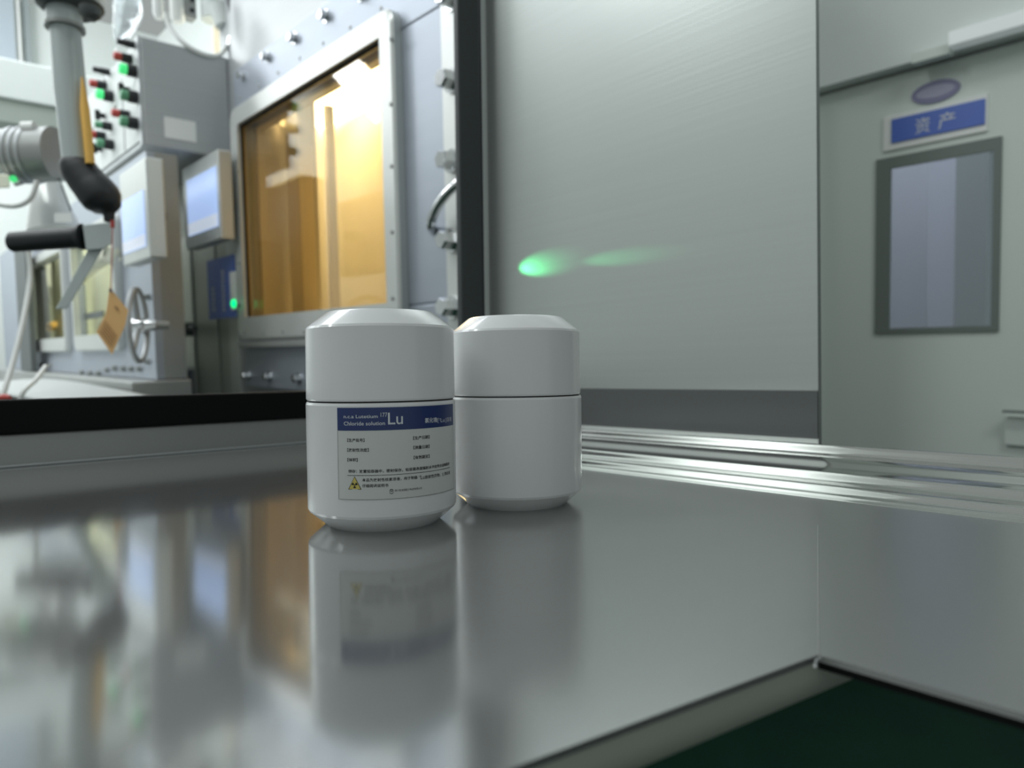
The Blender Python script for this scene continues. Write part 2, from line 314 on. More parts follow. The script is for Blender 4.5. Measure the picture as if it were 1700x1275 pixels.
# ================================================================ the two containers
def container(px, py, label, withlabel, rl=0.035, tw=0.0):
    p = tab(px, py); Mx = MT @ Matrix.Translation(p) @ Matrix.Rotation(tw, 4, 'Z')
    root = thing('shielded_container', label, 'container', Mx, None)
    bm = bmesh.new()
    lathe(bm, [(0, 0), (0.0262, 0), (0.0268, 0.0005), (0.0344, 0.0070), (0.0350, 0.0082), (0.0352, 0.0565), (0.0348, 0.0576), (0.0335, 0.0578), (0.0335, 0.0590), (0, 0.0590)])
    obj('body', bm, PLAST, root, sm=True, W_=Mx, ang=18)
    bm = bmesh.new()
    lathe(bm, [(0, 0.0588), (0.0336, 0.0588), (0.0336, 0.0584), (rl - 0.0004, 0.0584), (rl, 0.0592), (rl - 0.0001, 0.0912), (rl - 0.0007, 0.0923),
               (0.0256, 0.0990), (0.0246, 0.0995), (0, 0.0995)])
    obj('lid', bm, PLAST, root, sm=True, W_=Mx, ang=18)
    bm = bmesh.new(); lathe(bm, [(0.0330, 0.0577), (0.0341, 0.0577), (0.0341, 0.0587), (0.0330, 0.0587)]); obj('seam_ring', bm, SEAM, root, W_=Mx)
    if not withlabel: return root
    # label sheet: arc length s (mm) measured from the direction of the camera, height h (mm)
    # direction from container centre towards the camera in the table frame
    ang0 = math.atan2(-p.y, -p.x) - tw
    Rb = 0.0352
    def fold(s_, h_, lift): a_ = ang0 + s_ / 35.2; return Vector(((Rb + lift) * math.cos(a_), (Rb + lift) * math.sin(a_), h_ / 1000))
    def sheet(name, s0, s1, h0, h1, lift, M, parent, n=48):
        bm = bmesh.new(); A_ = []; B_ = []
        for k in range(n + 1):
            s_ = s0 + (s1 - s0) * k / n; A_.append(bm.verts.new(fold(s_, h0, lift))); B_.append(bm.verts.new(fold(s_, h1, lift)))
        for k in range(n): bm.faces.new((A_[k], A_[k + 1], B_[k + 1], B_[k]))
        return obj(name, bm, M, parent, W_=Mx, sm=True)
    # pixel of the close-up view -> (s, h)
    def sh(cx, cy):
        X_ = 540 + cx / 7.083; Y_ = 660 + cy / 7.083
        r = (Mx.inverted().to_3x3() @ ray(X_, Y_)); o_ = Mx.inverted() @ Vector((0, 0, 0))
        a_ = r.x ** 2 + r.y ** 2; b_ = 2 * (o_.x * r.x + o_.y * r.y); c_ = o_.x ** 2 + o_.y ** 2 - Rb ** 2
        t_ = (-b_ - math.sqrt(max(0, b_ * b_ - 4 * a_ * c_))) / (2 * a_); q = o_ + r * t_
        an = (math.atan2(q.y, q.x) - ang0 + PI) % (2 * PI) - PI
        return an * 35.2, q.z * 1000
    s0, hb = sh(160, 1195); s1 = sh(1499, 250)[0]; ht = sh(152, 120)[1]; hbl = sh(152, 388)[1]
    lab = sheet('label', s0, s1, hb, ht, 0.00010, PAPER, root)
    lab['label'] = 'printed paper label with navy header'
    sheet('header_band', s0, s1, hbl, ht, 0.00018, NAVY, lab)
    for (a, b, c, d) in ((s0, s1, hb, hb + 0.12), (s0, s0 + 0.12, hb, hbl), (s1 - 0.12, s1, hb, hbl)):
        sheet('border_line', a, b, c, d, 0.00016, SEAM, lab)
    fb = lambda lift: (lambda s_, h_: fold(s_, h_, lift))
    def line(name, items, M, lift=0.00026):
        bm = bmesh.new()
        for (txt, cx0, cx1, cyb, chpx, bold) in items:
            sa, ha = sh(cx0, cyb); sb, _ = sh(cx1, cyb)
            _, hb2 = sh(cx0, cyb - chpx)
            put_text(bm, txt, fb(lift), sa, sb, ha, hb2, bold)
        return obj(name, bm, M, lab, W_=Mx)
    line('header_lettering', [('n.c.a Lutetium', 220, 618, 243, 40, 0.008), ('Chloride solution', 222, 702, 328, 46, 0.008), ('177', 652, 728, 228, 50, 0.0),
                       ('Lu', 738, 912, 318, 140, 0.006), ('\u6c2f\u5316\u9565', 1168, 1310, 300, 60, 0.012), ('[', 1316, 1328, 298, 56, 0.0), ('177', 1333, 1350, 268, 24, 0.0), ('Lu', 1352, 1398, 290, 44, 0.0),
                       (']\u6eb6\u6db2', 1408, 1478, 296, 62, 0.0)], INKW)
    its = []
    for txt, x0_, x1_, yb in (('\u3010\u751f\u4ea7\u6279\u53f7\u3011', 262, 462, 522), ('\u3010\u653e\u5c04\u6027\u6d53\u5ea6\u3011', 262, 512, 637), ('\u3010\u4f53\u79ef\u3011', 264, 383, 752),
                              ('\u3010\u751f\u4ea7\u65e5\u671f\u3011', 1032, 1222, 497), ('\u3010\u6d4b\u91cf\u65e5\u671f\u3011', 1035, 1222, 610), ('\u3010\u6709\u6548\u671f\u81f3\u3011', 1038, 1222, 727)):
        its.append((txt, x0_, x1_, yb, 42, 0.012))
    line('field_lettering', its, INKB)
    # long lines follow the paper exactly: one constant height each
    line('storage_lettering', [('\u50a8\u5b58\uff1a\u653e\u7f6e\u94c5\u5bb9\u5668\u4e2d\uff0c\u5bc6\u5c01\u4fdd\u5b58\uff0c\u94c5\u5bb9\u5668\u8868\u9762\u8f90\u5c04\u6c34\u5e73\u5e94\u7b26\u5408\u8fd0\u8f93\u8981\u6c42', 275, 1455, 886, 40, 0.014)], INKB)
    line('caution_lettering', [('\u672c\u54c1\u4e3a\u653e\u5c04\u6027\u6838\u7d20\u6eb6\u6db2\uff0c\u7528\u4e8e\u5236\u5907', 436, 1085, 990, 40, 0.010), ('177', 1098, 1120, 938, 18, 0.0), ('Lu', 1120, 1163, 960, 44, 0.0),
                       ('\u653e\u5c04\u6027\u836f\u7269\uff0c\u4f7f\u7528\u524d\u8bf7', 1168, 1462, 958, 44, 0.006), ('\u4ed4\u7ec6\u9605\u8bfb\u8bf4\u660e\u4e66', 436, 742, 1058, 40, 0.010),
                       ('\u56db\u5ddd\u7396\u8c0a\u6e90\u7c92\u5b50\u79d1\u6280\u6709\u9650\u516c\u53f8', 818, 1132, 1106, 26, 0.0)], INKB)
    a, h_ = sh(262, 915); b, _ = sh(1462, 915); sheet('rule_line', a, b, h_ - 0.1, h_ + 0.1, 0.0002, INKB, lab)
    # radiation warning triangle
    ca, ch_ = sh(348, 1030)
    bm = bmesh.new(); T = [(-2.85, -1.75), (2.85, -1.75), (0, 3.65)]
    bm.faces.new([bm.verts.new(fold(ca + x * 0.98, ch_ + y * 1.0, 0.00020)) for x, y in [(0, 3.85), (3.05, -1.9), (-3.05, -1.9)]]); obj('warning_triangle_border', bm, INKB, lab, W_=Mx)
    bm = bmesh.new(); bm.faces.new([bm.verts.new(fold(ca + x * 0.95, ch_ + y * 1.0, 0.00026)) for x, y in [(0, 3.5), (2.75, -1.7), (-2.75, -1.7)]]); obj('warning_triangle', bm, YELL, lab, W_=Mx)
    bm = bmesh.new()
    for k in range(3):
        a0 = math.radians(30 + 120 * k - 0) ; c0 = a0 - math.radians(28); c1 = a0 + math.radians(28)
        P = [(0.42 * math.cos(c0), 0.42 * math.sin(c0))] + [(1.35 * math.cos(c0 + (c1 - c0) * j / 6), 1.35 * math.sin(c0 + (c1 - c0) * j / 6)) for j in range(7)] + [(0.42 * math.cos(c1), 0.42 * math.sin(c1))]
        bm.faces.new([bm.verts.new(fold(ca + x, ch_ + 0.05 + y, 0.00032)) for x, y in P])
    bm.faces.new([bm.verts.new(fold(ca + 0.28 * math.cos(k * PI / 6), ch_ + 0.05 + 0.28 * math.sin(k * PI / 6), 0.00032)) for k in range(12)])
    obj('radiation_trefoil', bm, INKB, lab, W_=Mx)
    # small maker's emblem: ring with a bar and a bowl
    bm = bmesh.new(); ca, ch_ = sh(778, 1105)
    def arc(r1, r2, a0, a1, dy, n=10):
        L_ = [[bm.verts.new(fold(ca + r * math.cos(a0 + (a1 - a0) * k / n), ch_ + dy + r * math.sin(a0 + (a1 - a0) * k / n), 0.00024)) for k in range(n + 1)] for r in (r1, r2)]
        for k in range(n): bm.faces.new((L_[0][k], L_[0][k + 1], L_[1][k + 1], L_[1][k]))
    arc(0.72, 0.92, 0.2, PI - 0.2, 0.2); arc(0.72, 0.92, PI + 0.3, 2 * PI - 0.3, -0.1); arc(0.3, 0.45, 0, 2 * PI, 0.6)
    box_ = [(-0.9, -0.05), (0.9, -0.05), (0.9, 0.1), (-0.9, 0.1)]
    bm.faces.new([bm.verts.new(fold(ca + x, ch_ + y, 0.00024)) for x, y in box_])
    obj('maker_emblem', bm, INKB, lab, W_=Mx)
    return root
container(637, 863, 'white cylindrical container with blue-headed printed label, nearer and left', True)
container(859, 833, 'plain white cylindrical container without label, behind and right of labelled one', False, rl=0.0347)

# ================================================================ room shell
FZ = -1.2
f = bx('floor', (-2.5, -3, FZ - 0.1), (4.5, 7.5, FZ), FLOORG); struct(f)
# ---- right: door wall
XD = 2.7
P = lambda px, py, x=XD: on_x(px, py, x)

def fbox(name, x, c0, c1, th, M, parent=None, bevel=0):
    """box whose front face lies in the plane x and spans two opposite corners seen at pixels; it reaches th further away"""
    a, b = on_x(*c0, x), on_x(*c1, x)
    return bx(name, (x, a.y, a.z), (x + th, b.y, b.z), M, parent, bevel)
zt = P(1359, 160).z; yl = P(1352, 300).y; yr = -1.2
XG = XD - 0.038
wy0, wz0 = P(1645, 545, XG).y, P(1560, 543, XG).z; wy1, wz1 = P(1477, 400, XG).y, P(1476, 281, XG).z; mg = 0.05
bm = bmesh.new(); framed(bm, XD, XD + 0.06, yr, 4.4, FZ, 2.4, wy0 - mg, wy1 + mg, wz0 - mg, wz1 + mg)
struct(obj('wall_front', bm, WALLW))
bm = bmesh.new(); box(bm, (XD - 0.09, yr, zt), (XD, 4.4, 2.4)); box(bm, (XD - 0.09, yl, FZ), (XD, 4.4, zt)); struct(obj('trim_3', bm, WALLW))
dr = frame_root('door_1', origin((XD, yl - 0.5, FZ)))
bm = bmesh.new(); framed(bm, XD - 0.03, XD - 0.001, yr, yl - 0.004, FZ + 0.01, zt - 0.012, wy0 - 0.008, wy1 + 0.008, wz0 - 0.006, wz1 + 0.008)
obj('door_leaf', bm, DOORM, dr)
oy0, oz0 = P(1657, 552, XG).y, P(1560, 552, XG).z; oy1, oz1 = P(1453, 400, XG).y, P(1457, 265, XG).z
bm = bmesh.new(); framed(bm, XG, XD - 0.0302, oy0, oy1, oz0, oz1, wy0, wy1, wz0, wz1)
obj('viewing_frame', bm, DFRAME, dr)
bx('pane', (XD - 0.0355, wy0, wz0), (XD - 0.0325, wy1, wz1), DOORG, dr)
bx('inner_bead', (XD - 0.0315, wy0 + 0.002, wz0), (XD - 0.0304, wy0 + 0.016, wz1 - 0.002), DOORM, dr)
h = fbox('lock_plate', XD - 0.045, (1668, 690), (1716, 742), 0.014, DOORM, dr, 0.002)
hb = fbox('handle', XD - 0.075, (1663, 681), (1720, 688), 0.02, DFRAME, dr, 0.003)
# corridor behind the door glass
struct(bx('wall_corridor', (XD + 1.3, -2, FZ), (XD + 1.4, 4, 2.3), mat('lavender_wall', (0.62, 0.63, 0.72), 0.6)))
struct(bx('trim_4', (XD + 0.9, P(1585, 400, XD + 0.9).y - 0.6, FZ), (XD + 1.29, P(1585, 400, XD + 0.9).y, 2.2), mat('grey_column', (0.42, 0.46, 0.46), 0.6)))
# sign plate over the door glass
def signfn(x, a, b):
    """flat sheet in the plane x: u runs 0..1 from pixel corner a to b horizontally, v 0..1 upward"""
    A, B = on_x(*a, x), on_x(*b, x)
    return lambda u, v: Vector((x, A.y + (B.y - A.y) * u, B.z + (A.z - B.z) * v))
xs = XD - 0.040
t = thing('door_sign', 'blue nameplate with two white characters above the door glass', 'sign', origin(P(1560, 220)))
A, B = on_x(1480.5, 199, xs), on_x(1635, 206, xs)
bx('sign_holder', (xs + 0.002, A.y + 0.028, A.z + 0.016), (xs + 0.010, B.y - 0.006, B.z - 0.022), WHITEP, t, 0.001)
bx('sign_face', (xs - 0.003, A.y, A.z), (xs + 0.002, B.y, B.z), BLUE, t)
bm = bmesh.new(); fn = signfn(xs - 0.004, (1480.5, 199), (1635, 206))
put_text(bm, '\u8d44', fn, 0.27, 0.43, 0.17, 0.80, 0.0); put_text(bm, '\u4ea7', fn, 0.52, 0.70, 0.17, 0.80, 0.0); obj('lettering', bm, INKW, t)
bm = bmesh.new(); c = on_x(1553, 152, XD - 0.034); tube(bm, [(XD - 0.036, c.y, c.z), (XD - 0.030, c.y, c.z)], 1.0, 28)
for v in bm.verts: v.co.y = c.y + (v.co.y - c.y) * 0.072; v.co.z = c.z + (v.co.z - c.z) * 0.036
t = thing('door_sticker', 'small oval violet sticker above the blue door nameplate', 'sticker', origin(c)); obj('sticker_face', bm, PURP, t)
bm = bmesh.new(); tube(bm, [(XD - 0.0375, c.y, c.z), (XD - 0.0362, c.y, c.z)], 1.0, 28)
for v in bm.verts: v.co.y = c.y + (v.co.y - c.y) * 0.058; v.co.z = c.z + (v.co.z - c.z) * 0.020
obj('sticker_field', bm, mat('pale_violet', (0.38, 0.38, 0.52), 0.5), t)
# bar lamp under the lintel
t = thing('bar_lamp', 'long white bar lamp mounted over the door', 'lamp', origin(on_x(1600, 120, XD - 0.12)))
A = on_x(1576, 124, XD - 0.13)
bx('lamp_body', (XD - 0.15, A.y, zt - 0.005), (XD - 0.095, A.y - 1.1, zt + 0.040), FIX, t, 0.004)
bx('mount', (XD - 0.13, A.y + 0.11, zt - 0.020), (XD - 0.092, A.y + 0.001, zt + 0.012), DOORM, t, 0.002)

# ================================================================ left: hot-cell front behind the opening
XH = 1.22; XC = 0.82; XE = 0.93
wy = lambda px, x=XH: on_x(px, 580, x).y
struct(bx('wall_left', (XH + 0.9, 2.3, FZ), (XH + 1.0, 7.3, 2.8), WALLW))
struct(bx('wall_back', (-3.0, 6.9, FZ), (XH + 1.0, 7.0, 2.8), WALLW))
bxf = XH - 0.062; GX = bxf
gy1, gz0 = on_x(406, 526, GX).y, on_x(406, 527, GX).z
gy0, gz1 = on_x(636, 300, GX).y, on_x(632, 60, GX).z
y_end = on_x(398, 400, XH - 0.02).y
# hot cell body as a thing
hc = thing('hot_cell', 'steel hot cell with bolted window frame and amber lit lead glass', 'hot cell', origin((XH, gy0, FZ)))
bm = bmesh.new(); yc = on_x(383, 500, XH).y
framed(bm, XH, XH + 0.06, 1.45, yc, FZ, 2.2, gy0 - 0.02, gy1 + 0.02, gz0 - 0.02, gz1 + 0.02)
obj('front_shell', bm, STEEL, hc)
# bolted plate
PX = XH - 0.028
pz0, pz1 = on_x(440, 645, PX).z, on_x(402, 108, PX).z
py1 = on_x(398, 400, PX).y; py0 = on_x(800, 400, PX).y
bm = bmesh.new(); framed(bm, PX, XH - 0.001, py0, py1, pz0, pz1 , gy0 - 0.01, gy1 + 0.01, gz0 - 0.01, gz1 + 0.01)
plate = obj('window_plate', bm, STEELB, hc, 0.006)
# raised strip down the right side of the plate
yA, yB = on_x(742, 400, PX).y, py0
bx('side_rail', (PX - 0.004, yA, pz0), (PX - 0.0005, yB, pz1), BEZEL, hc, 0.002)
# bezel
by1 = on_x(388, 400, bxf).y; by0 = on_x(657, 300, bxf).y; bz0 = on_x(400, 565, bxf).z; bz1 = on_x(652, 2, bxf).z
def rframe(name, x0, x1, y0, y1, z0, z1, r, a0, a1, c0, c1, M, parent):
    """frame with rounded outer corners around a rectangular opening a0..a1 (y), c0..c1 (z)"""
    bm = bmesh.new(); k = 8; out = []; inn = []
    def corner(cy, cz, s): return [(cy + r * math.cos(s + j * PI / 2 / k), cz + r * math.sin(s + j * PI / 2 / k)) for j in range(k + 1)]
    out = corner(y1 - r, z1 - r, 0) + corner(y0 + r, z1 - r, PI / 2) + corner(y0 + r, z0 + r, PI) + corner(y1 - r, z0 + r, 1.5 * PI)
    inn = [(a1, c1)] * (k + 1) + [(a0, c1)] * (k + 1) + [(a0, c0)] * (k + 1) + [(a1, c0)] * (k + 1); n = len(out)
    rings = [[bm.verts.new((x, y, z)) for y, z in q] for x, q in ((x1, out), (x0 + 0.008, out), (x0, [(y + (0.008 if y < (y0 + y1) / 2 else -0.008), z + (0.008 if z < (z0 + z1) / 2 else -0.008)) for y, z in out]), (x0, inn), (x1, inn))]
    for a, b in zip(rings, rings[1:] + rings[:1]):
        for j in range(n): bm.faces.new((a[j], a[(j + 1) % n], b[(j + 1) % n], b[j]))
    bmesh.ops.remove_doubles(bm, verts=bm.verts, dist=1e-5)
    return obj(name, bm, M, parent, sm=True)
rframe('window_bezel', bxf, PX - 0.0005, by0, by1, bz0, bz1, 0.05, gy0, gy1, gz0, gz1, BEZEL, hc)
bx('glass_seal', (bxf + 0.014, gy0, gz0), (bxf + 0.0195, gy0 + 0.006, gz1), BLACK, hc)
for lo, hi in (((bxf + 0.014, gy1 - 0.008, gz0), (bxf + 0.0195, gy1, gz1)), ((bxf + 0.014, gy0 + 0.006, gz1 - 0.010), (bxf + 0.0195, gy1 - 0.008, gz1))): bx('glass_seal', lo, hi, BLACK, hc)
bx('window_pane', (bxf + 0.020, gy0, gz0), (bxf + 0.032, gy1, gz1), AMBER, hc)
# hot cell interior
d = 0.62; X2_ = XH + d; q = 0.35
bx('back_panel', (X2_, gy0 - 0.55, gz0 - q), (X2_ + 0.02, gy1 + 0.57, gz1 + 0.6), CELLIN, hc)
bx('side_panel', (XH + 0.07, gy1 + 0.55, gz0 - q), (X2_, gy1 + 0.57, gz1 + 0.6), CELLIN, hc)
bx('side_panel', (XH + 0.07, gy0 - 0.55, gz0 - q), (X2_, gy0 - 0.53, gz1 + 0.6), CELLIN, hc)
bx('cell_ceiling', (XH + 0.07, gy0 - 0.55, gz1 + 0.60), (X2_, gy1 + 0.55, gz1 + 0.62), CELLIN, hc)
bx('cell_floor', (XH + 0.07, gy0 - 0.55, gz0 - 0.12), (X2_, gy1 + 0.55, gz0 - 0.10), CELLST, hc)
bx('reveal', (XH + 0.02, gy1 - 0.0, gz0 - 0.02), (XH + 0.26, gy1 + 0.03, gz1 + 0.03), CELLST, hc)
bx('reveal', (XH + 0.02, gy0 - 0.02, gz1), (XH + 0.055, gy1 + 0.03, gz1 + 0.03), CELLST, hc)
for a_, b_, M_ in ((455, 461, STEELD), (476, 497, CELLST), (497, 520, CELLIN)):
    a = on_x(a_, 300, XH + 0.12); b = on_x(b_, 300, XH + 0.12)
    bx('inner_mullion', (XH + 0.12, b.y, gz0 - 0.10), (XH + 0.14, a.y, gz1 + 0.30), M_, hc, 0.003)
for px, w_ in ((540, 5),):
    a = on_x(px, 300, XH + 0.30); b = on_x(px + w_, 300, XH + 0.30)
    bx('upright', (XH + 0.30, b.y, gz0 - 0.10), (XH + 0.34, a.y, gz1 + 0.14), CELLST, hc, 0.004)
lp0 = on_x(532, 150, X2_ - 0.03); lp1 = on_x(655, 150, X2_ - 0.03)
bm = bmesh.new(); za = on_x(545, 172, X2_ - 0.05).z; zb_ = on_x(545, 150, X2_ - 0.05).z
A4 = [on_x(530, 152, X2_ - 0.02), on_x(660, 88, X2_ - 0.02), on_x(660, 200, X2_ - 0.02), on_x(548, 172, X2_ - 0.02)]
yL, yR, zH, zL = A4[0].y, A4[1].y, on_x(600, 122, X2_ - 0.02).z, on_x(600, 182, X2_ - 0.02).z
box(bm, (X2_ - 0.05, yR, zL), (X2_ - 0.001, yL, zH)); obj('cell_lamp', bm, LAMPW, hc, 0.012)
cl = area('cell_lamp_light', (X2_ - 0.10, (yL + yR) / 2, (zL + zH) / 2), (XH + 0.2, (gy0 + gy1) / 2, -0.1), 0.3, 0.12, 8, (1.0, 0.95, 0.85))
# bolts on the plate and screws on the bezel
def bolt_mesh(name, r, h):
    bm = bmesh.new()
    tube(bm, [(0, 0, 0), (0.004, 0, 0)], r * 1.25, 20)
    tube(bm, [(0.0041, 0, 0), (h - 0.004, 0, 0), (h, 0, 0)], [r, r, r * 0.88], 6)
    return bm
first = None
spots = [(404, 126), (445, 95), (490, 64), (542, 27), (600, -8), (752, -2), (752, 135), (752, 268), (752, 400), (752, 510), (412, 623), (448, 625), (497, 628), (545, 632), (752, 600)]
for i, (px, py) in enumerate(spots):
    big = px > 700; M_ = Matrix.Translation(on_x(px, py, PX - (0.004 if big else 0))) @ Matrix.Rotation(PI, 4, 'Z') @ Matrix.Scale(1.0 if not big else 1.0, 4)
    if first is None: first = obj('bolt', bolt_mesh('bolt', 0.016, 0.026), CHROME, hc, W_=M_)
    else:
        inst(first, 'bolt', hc, M_ @ Matrix.Diagonal((1.0, 1.0, 1.0, 1)) if not big else M_ @ Matrix.Diagonal((1.7, 1.6, 1.6, 1)))
sc = None
for px, py in [(399, 162), (430, 143), (462, 121), (498, 97), (537, 72), (582, 46), (633, 14), (649, 64), (649, 173), (650, 276), (651, 385), (652, 495), (395, 210), (395, 285), (396, 362), (397, 437), (407, 553), (438, 553), (470, 551), (505, 550)]:
    M_ = Matrix.Translation(on_x(px, py, bxf)) @ Matrix.Rotation(PI, 4, 'Z')
    if sc is None:
        bm = bmesh.new(); tube(bm, [(0, 0, 0), (0.003, 0, 0), (0.004, 0, 0)], [0.0062, 0.0062, 0.004], 12); sc = obj('screw', bm, STEELD, hc, W_=M_)
    else: inst(sc, 'screw', hc, M_)
# ledge below the bezel
bx('drip_ledge', (bxf - 0.004, by0, bz0 - 0.030), (PX - 0.001, by1, bz0 - 0.006), STEELD, hc, 0.003)
# pull handle
hx = bxf + 0.0
H_ = [on_x(719, 384, hx + 0.06), on_x(716, 376, hx), on_x(717, 364, hx - 0.01), on_x(728, 340, hx - 0.02), on_x(745, 318, hx - 0.02), on_x(772, 296, hx - 0.01), on_x(790, 282, hx + 0.05)]
tb('pull_handle', smooth(H_, 5), 0.013, CHROME, hc, 12)

PGREY = mat('panel_grey', (0.52, 0.54, 0.50), 0.45, 0.2, noise=0.08, nscale=(2, 2, 8))
# steel column panels between the cells
XP = XH - 0.005
bx('cell_flank', (XH, yc, FZ), (XH + 0.05, on_x(255, 400, XH).y, 0.95), PGREY, hc)
for a, b, dx, M_ in ((383, 398, 0.012, BEZEL), (325, 362, 0.006, PGREY), (303, 324, 0.016, BEZEL), (256, 300, 0.010, PGREY)):
    bx('panel_strip', (XH - dx, on_x(a, 500, XH).y, FZ), (XH - 0.0005, on_x(b, 500, XH).y, 0.55), M_, hc, 0.002)

# ---- control cabinet
XB = 0.88
yS = on_x(249, 400, XB).y; yE = on_x(128, 400, XB).y
z0c = on_x(247, 236, XB).z; z1c = on_x(255, 33, XB).z
cab = thing('control_cabinet', 'protruding steel control cabinet with rows of lit push buttons', 'cabinet', origin((XB, yS, z0c)))
bx('housing', (XB, yS, z0c), (XH - 0.001, yE, z1c), STEEL, cab, 0.006)
bx('front_panel', (XB - 0.006, yS + 0.045, z0c + 0.025), (XB - 0.0005, yE, z1c - 0.02), WALLW, cab, 0.002)
bx('corner_strip', (XB - 0.010, yS + 0.002, z0c), (XB - 0.0005, yS + 0.040, z1c), STEEL, cab, 0.002)
a, b = on_y(272, 193, yS), on_y(326, 237, yS)
bx('side_label', (a.x, yS - 0.003, a.z), (b.x, yS - 0.0005, b.z), WHITEP, cab)
btn = None
for X_, Y_, M_, r in ((400, 300, RED, .019), (445, 405, GBTN, .024), (215, 410, GRIP, .014), (430, 180, GRIP, .014), (185, 525, RED, .019), (240, 615, GBTN, .024),
                      (455, 625, GDIM, .024), (380, 775, RED, .019), (450, 845, GDIM, .024), (230, 870, GDIM, .018), (175, 950, RED, .019), (245, 1025, GDIM, .022)):
    c = on_x(140 + X_ / 5.1, 40 + Y_ / 5.1, XB - 0.006)
    M0 = Matrix.Translation(c); bm = bmesh.new()
    tube(bm, [(-0.001, 0, 0), (-0.032, 0, 0), (-0.038, 0, 0)], [r, r, r * 0.9], 18); bo = obj('push_button', bm, GRIP, cab, sm=True, W_=M0)
    bm = bmesh.new(); tube(bm, [(-0.0385, 0, 0), (-0.060, 0, 0), (-0.066, 0, 0)], [r * 0.85, r * 0.85, r * 0.6], 18); obj('button_cap', bm, M_, bo, sm=True, W_=M0)
for X_, Y_ in ((380, 560), (175, 780), (150, 1060)):
    c = on_x(140 + X_ / 5.1, 40 + Y_ / 5.1, XB - 0.006)
    bm = bmesh.new(); tube(bm, [(-0.001, 0, 0), (-0.02, 0, 0)], 0.012, 14); box(bm, (-0.04, -0.004, -0.022), (-0.02, 0.004, 0.022)); obj('selector_switch', bm, GRIP, cab, W_=Matrix.Translation(c))
for X_, Y_ in ((265, 695), (75, 885), (175, 480), (290, 560 - 330)):
    c = on_x(140 + X_ / 5.1, 40 + Y_ / 5.1, XB - 0.006)
    bm = bmesh.new(); tube(bm, [(-0.001, 0, 0), (-0.012, 0, 0)], 0.012, 14); obj('indicator', bm, WHITEP, cab, sm=True, W_=Matrix.Translation(c))
c = on_x(140 + 332 / 5.1, 40 + 520 / 5.1, XB)
bx('panel_gap', (XB - 0.0075, c.y - 0.004, z0c + 0.03), (XB - 0.0055, c.y + 0.004, z1c - 0.10), DARKST, cab)

# ---- monitors
def monitor(TL, TR, BR, BL, sTL, sTR, sBR, sBL, x, label, dark=False):
    c = on_x((TL[0] + TR[0]) / 2, (TL[1] + BL[1]) / 2, x)
    t = thing('display_monitor', label, 'monitor', origin(c))
    q = [on_x(p_[0], p_[1], x) for p_ in (TL, TR, BR, BL)]
    y0_, y1_ = q[1].y, q[0].y; z0_, z1_ = (q[2].z + q[3].z) / 2, (q[0].z + q[1].z) / 2
    bx('housing', (x, y0_, z0_), (x + 0.055, y1_, z1_), BEZEL, t, 0.006)
    s_ = [on_x(p_[0], p_[1], x - 0.002) for p_ in (sTL, sTR, sBR, sBL)]
    sy0, sy1 = s_[1].y, s_[0].y; sz0, sz1 = (s_[2].z + s_[3].z) / 2, (s_[0].z + s_[1].z) / 2
    bx('screen', (x - 0.002, sy0, sz0), (x - 0.0003, sy1, sz1), SCREEN, t)
    bx('screen_banner', (x - 0.0035, sy0 + 0.004, sz0 + 0.003), (x - 0.0022, sy1 - 0.004, sz0 + (sz1 - sz0) * 0.22), SCRB, t)
    tb('bracket_arm', [(x + 0.056, (y0_ + y1_) / 2, (z0_ + z1_) / 2), ((XH - 0.017 if x > 0.8 else XC - 0.001), (y0_ + y1_) / 2, (z0_ + z1_) / 2)], 0.022, DARKST, t)
    return t
monitor((302, 281), (361, 247), (366, 397), (306, 415), (309, 303), (358, 273), (360, 378), (310, 392), 1.08, 'grey framed monitor with blue screen beside the amber window')
monitor((196, 262), (243, 290), (249, 425), (212, 442), (200, 330), (238, 322), (242, 408), (214, 420), 0.72, 'farther grey monitor with blue screen, partly behind the black grip')

# ---- second cell front further left
s2 = thing('window_cell', 'farther steel cell front with two pale glass windows and a row of bolts', 'hot cell', origin(on_x(150, 600, XC)))
cy1 = 6.6; cy0 = on_x(254, 500, XC).y; cz0 = on_x(250, 629, XC).z; cz1 = on_x(100, 352, XC).z
w1 = (on_x(113, 480, XC).y, on_x(49, 480, XC).y); w2 = (on_x(200, 480, XC).y, on_x(131, 480, XC).y); wz = (on_x(160, 556, XC).z, on_x(160, 392, XC).z)
bm = bmesh.new(); box(bm, (XC, cy0, cz0), (XC + 0.03, cy1, wz[0])); box(bm, (XC, cy0, wz[1]), (XC + 0.03, cy1, cz1))
for a, b in ((cy0, w2[0]), (w2[1], w1[0]), (w1[1], cy1)): box(bm, (XC, a, wz[0]), (XC + 0.03, b, wz[1]))
obj('front_plate', bm, STEELB, s2)
for k, (a, b) in enumerate((w1, w2)):
    bx('pane', (XC + 0.02, a, wz[0]), (XC + 0.026, b, wz[1]), PALEG, s2)
    rframe('window_rim', XC - 0.03, XC - 0.0005, a - 0.03, b + 0.03, wz[0] - 0.075, wz[1] + 0.05, 0.04, a, b, wz[0], wz[1], BEZEL, s2)
lit = mat('lit_cell_interior', (0.80, 0.80, 0.68), 0.6)
bx('side_shell', (XC + 0.03, cy0, cz0), (XE, cy0 + 0.02, cz1), STEELD, s2)
bx('top_shell', (XC + 0.03, cy0 + 0.02, cz1 - 0.02), (XC + 0.0995, cy1, cz1), STEELD, s2)
bx('interior_back', (XC + 0.10, cy0 + 0.02, cz0), (XC + 0.11, cy1, cz1), lit, s2)
bx('interior_floor', (XC + 0.031, cy0 + 0.02, wz[0] - 0.05), (XC + 0.0995, cy1, wz[0] - 0.03), CELLST, s2)
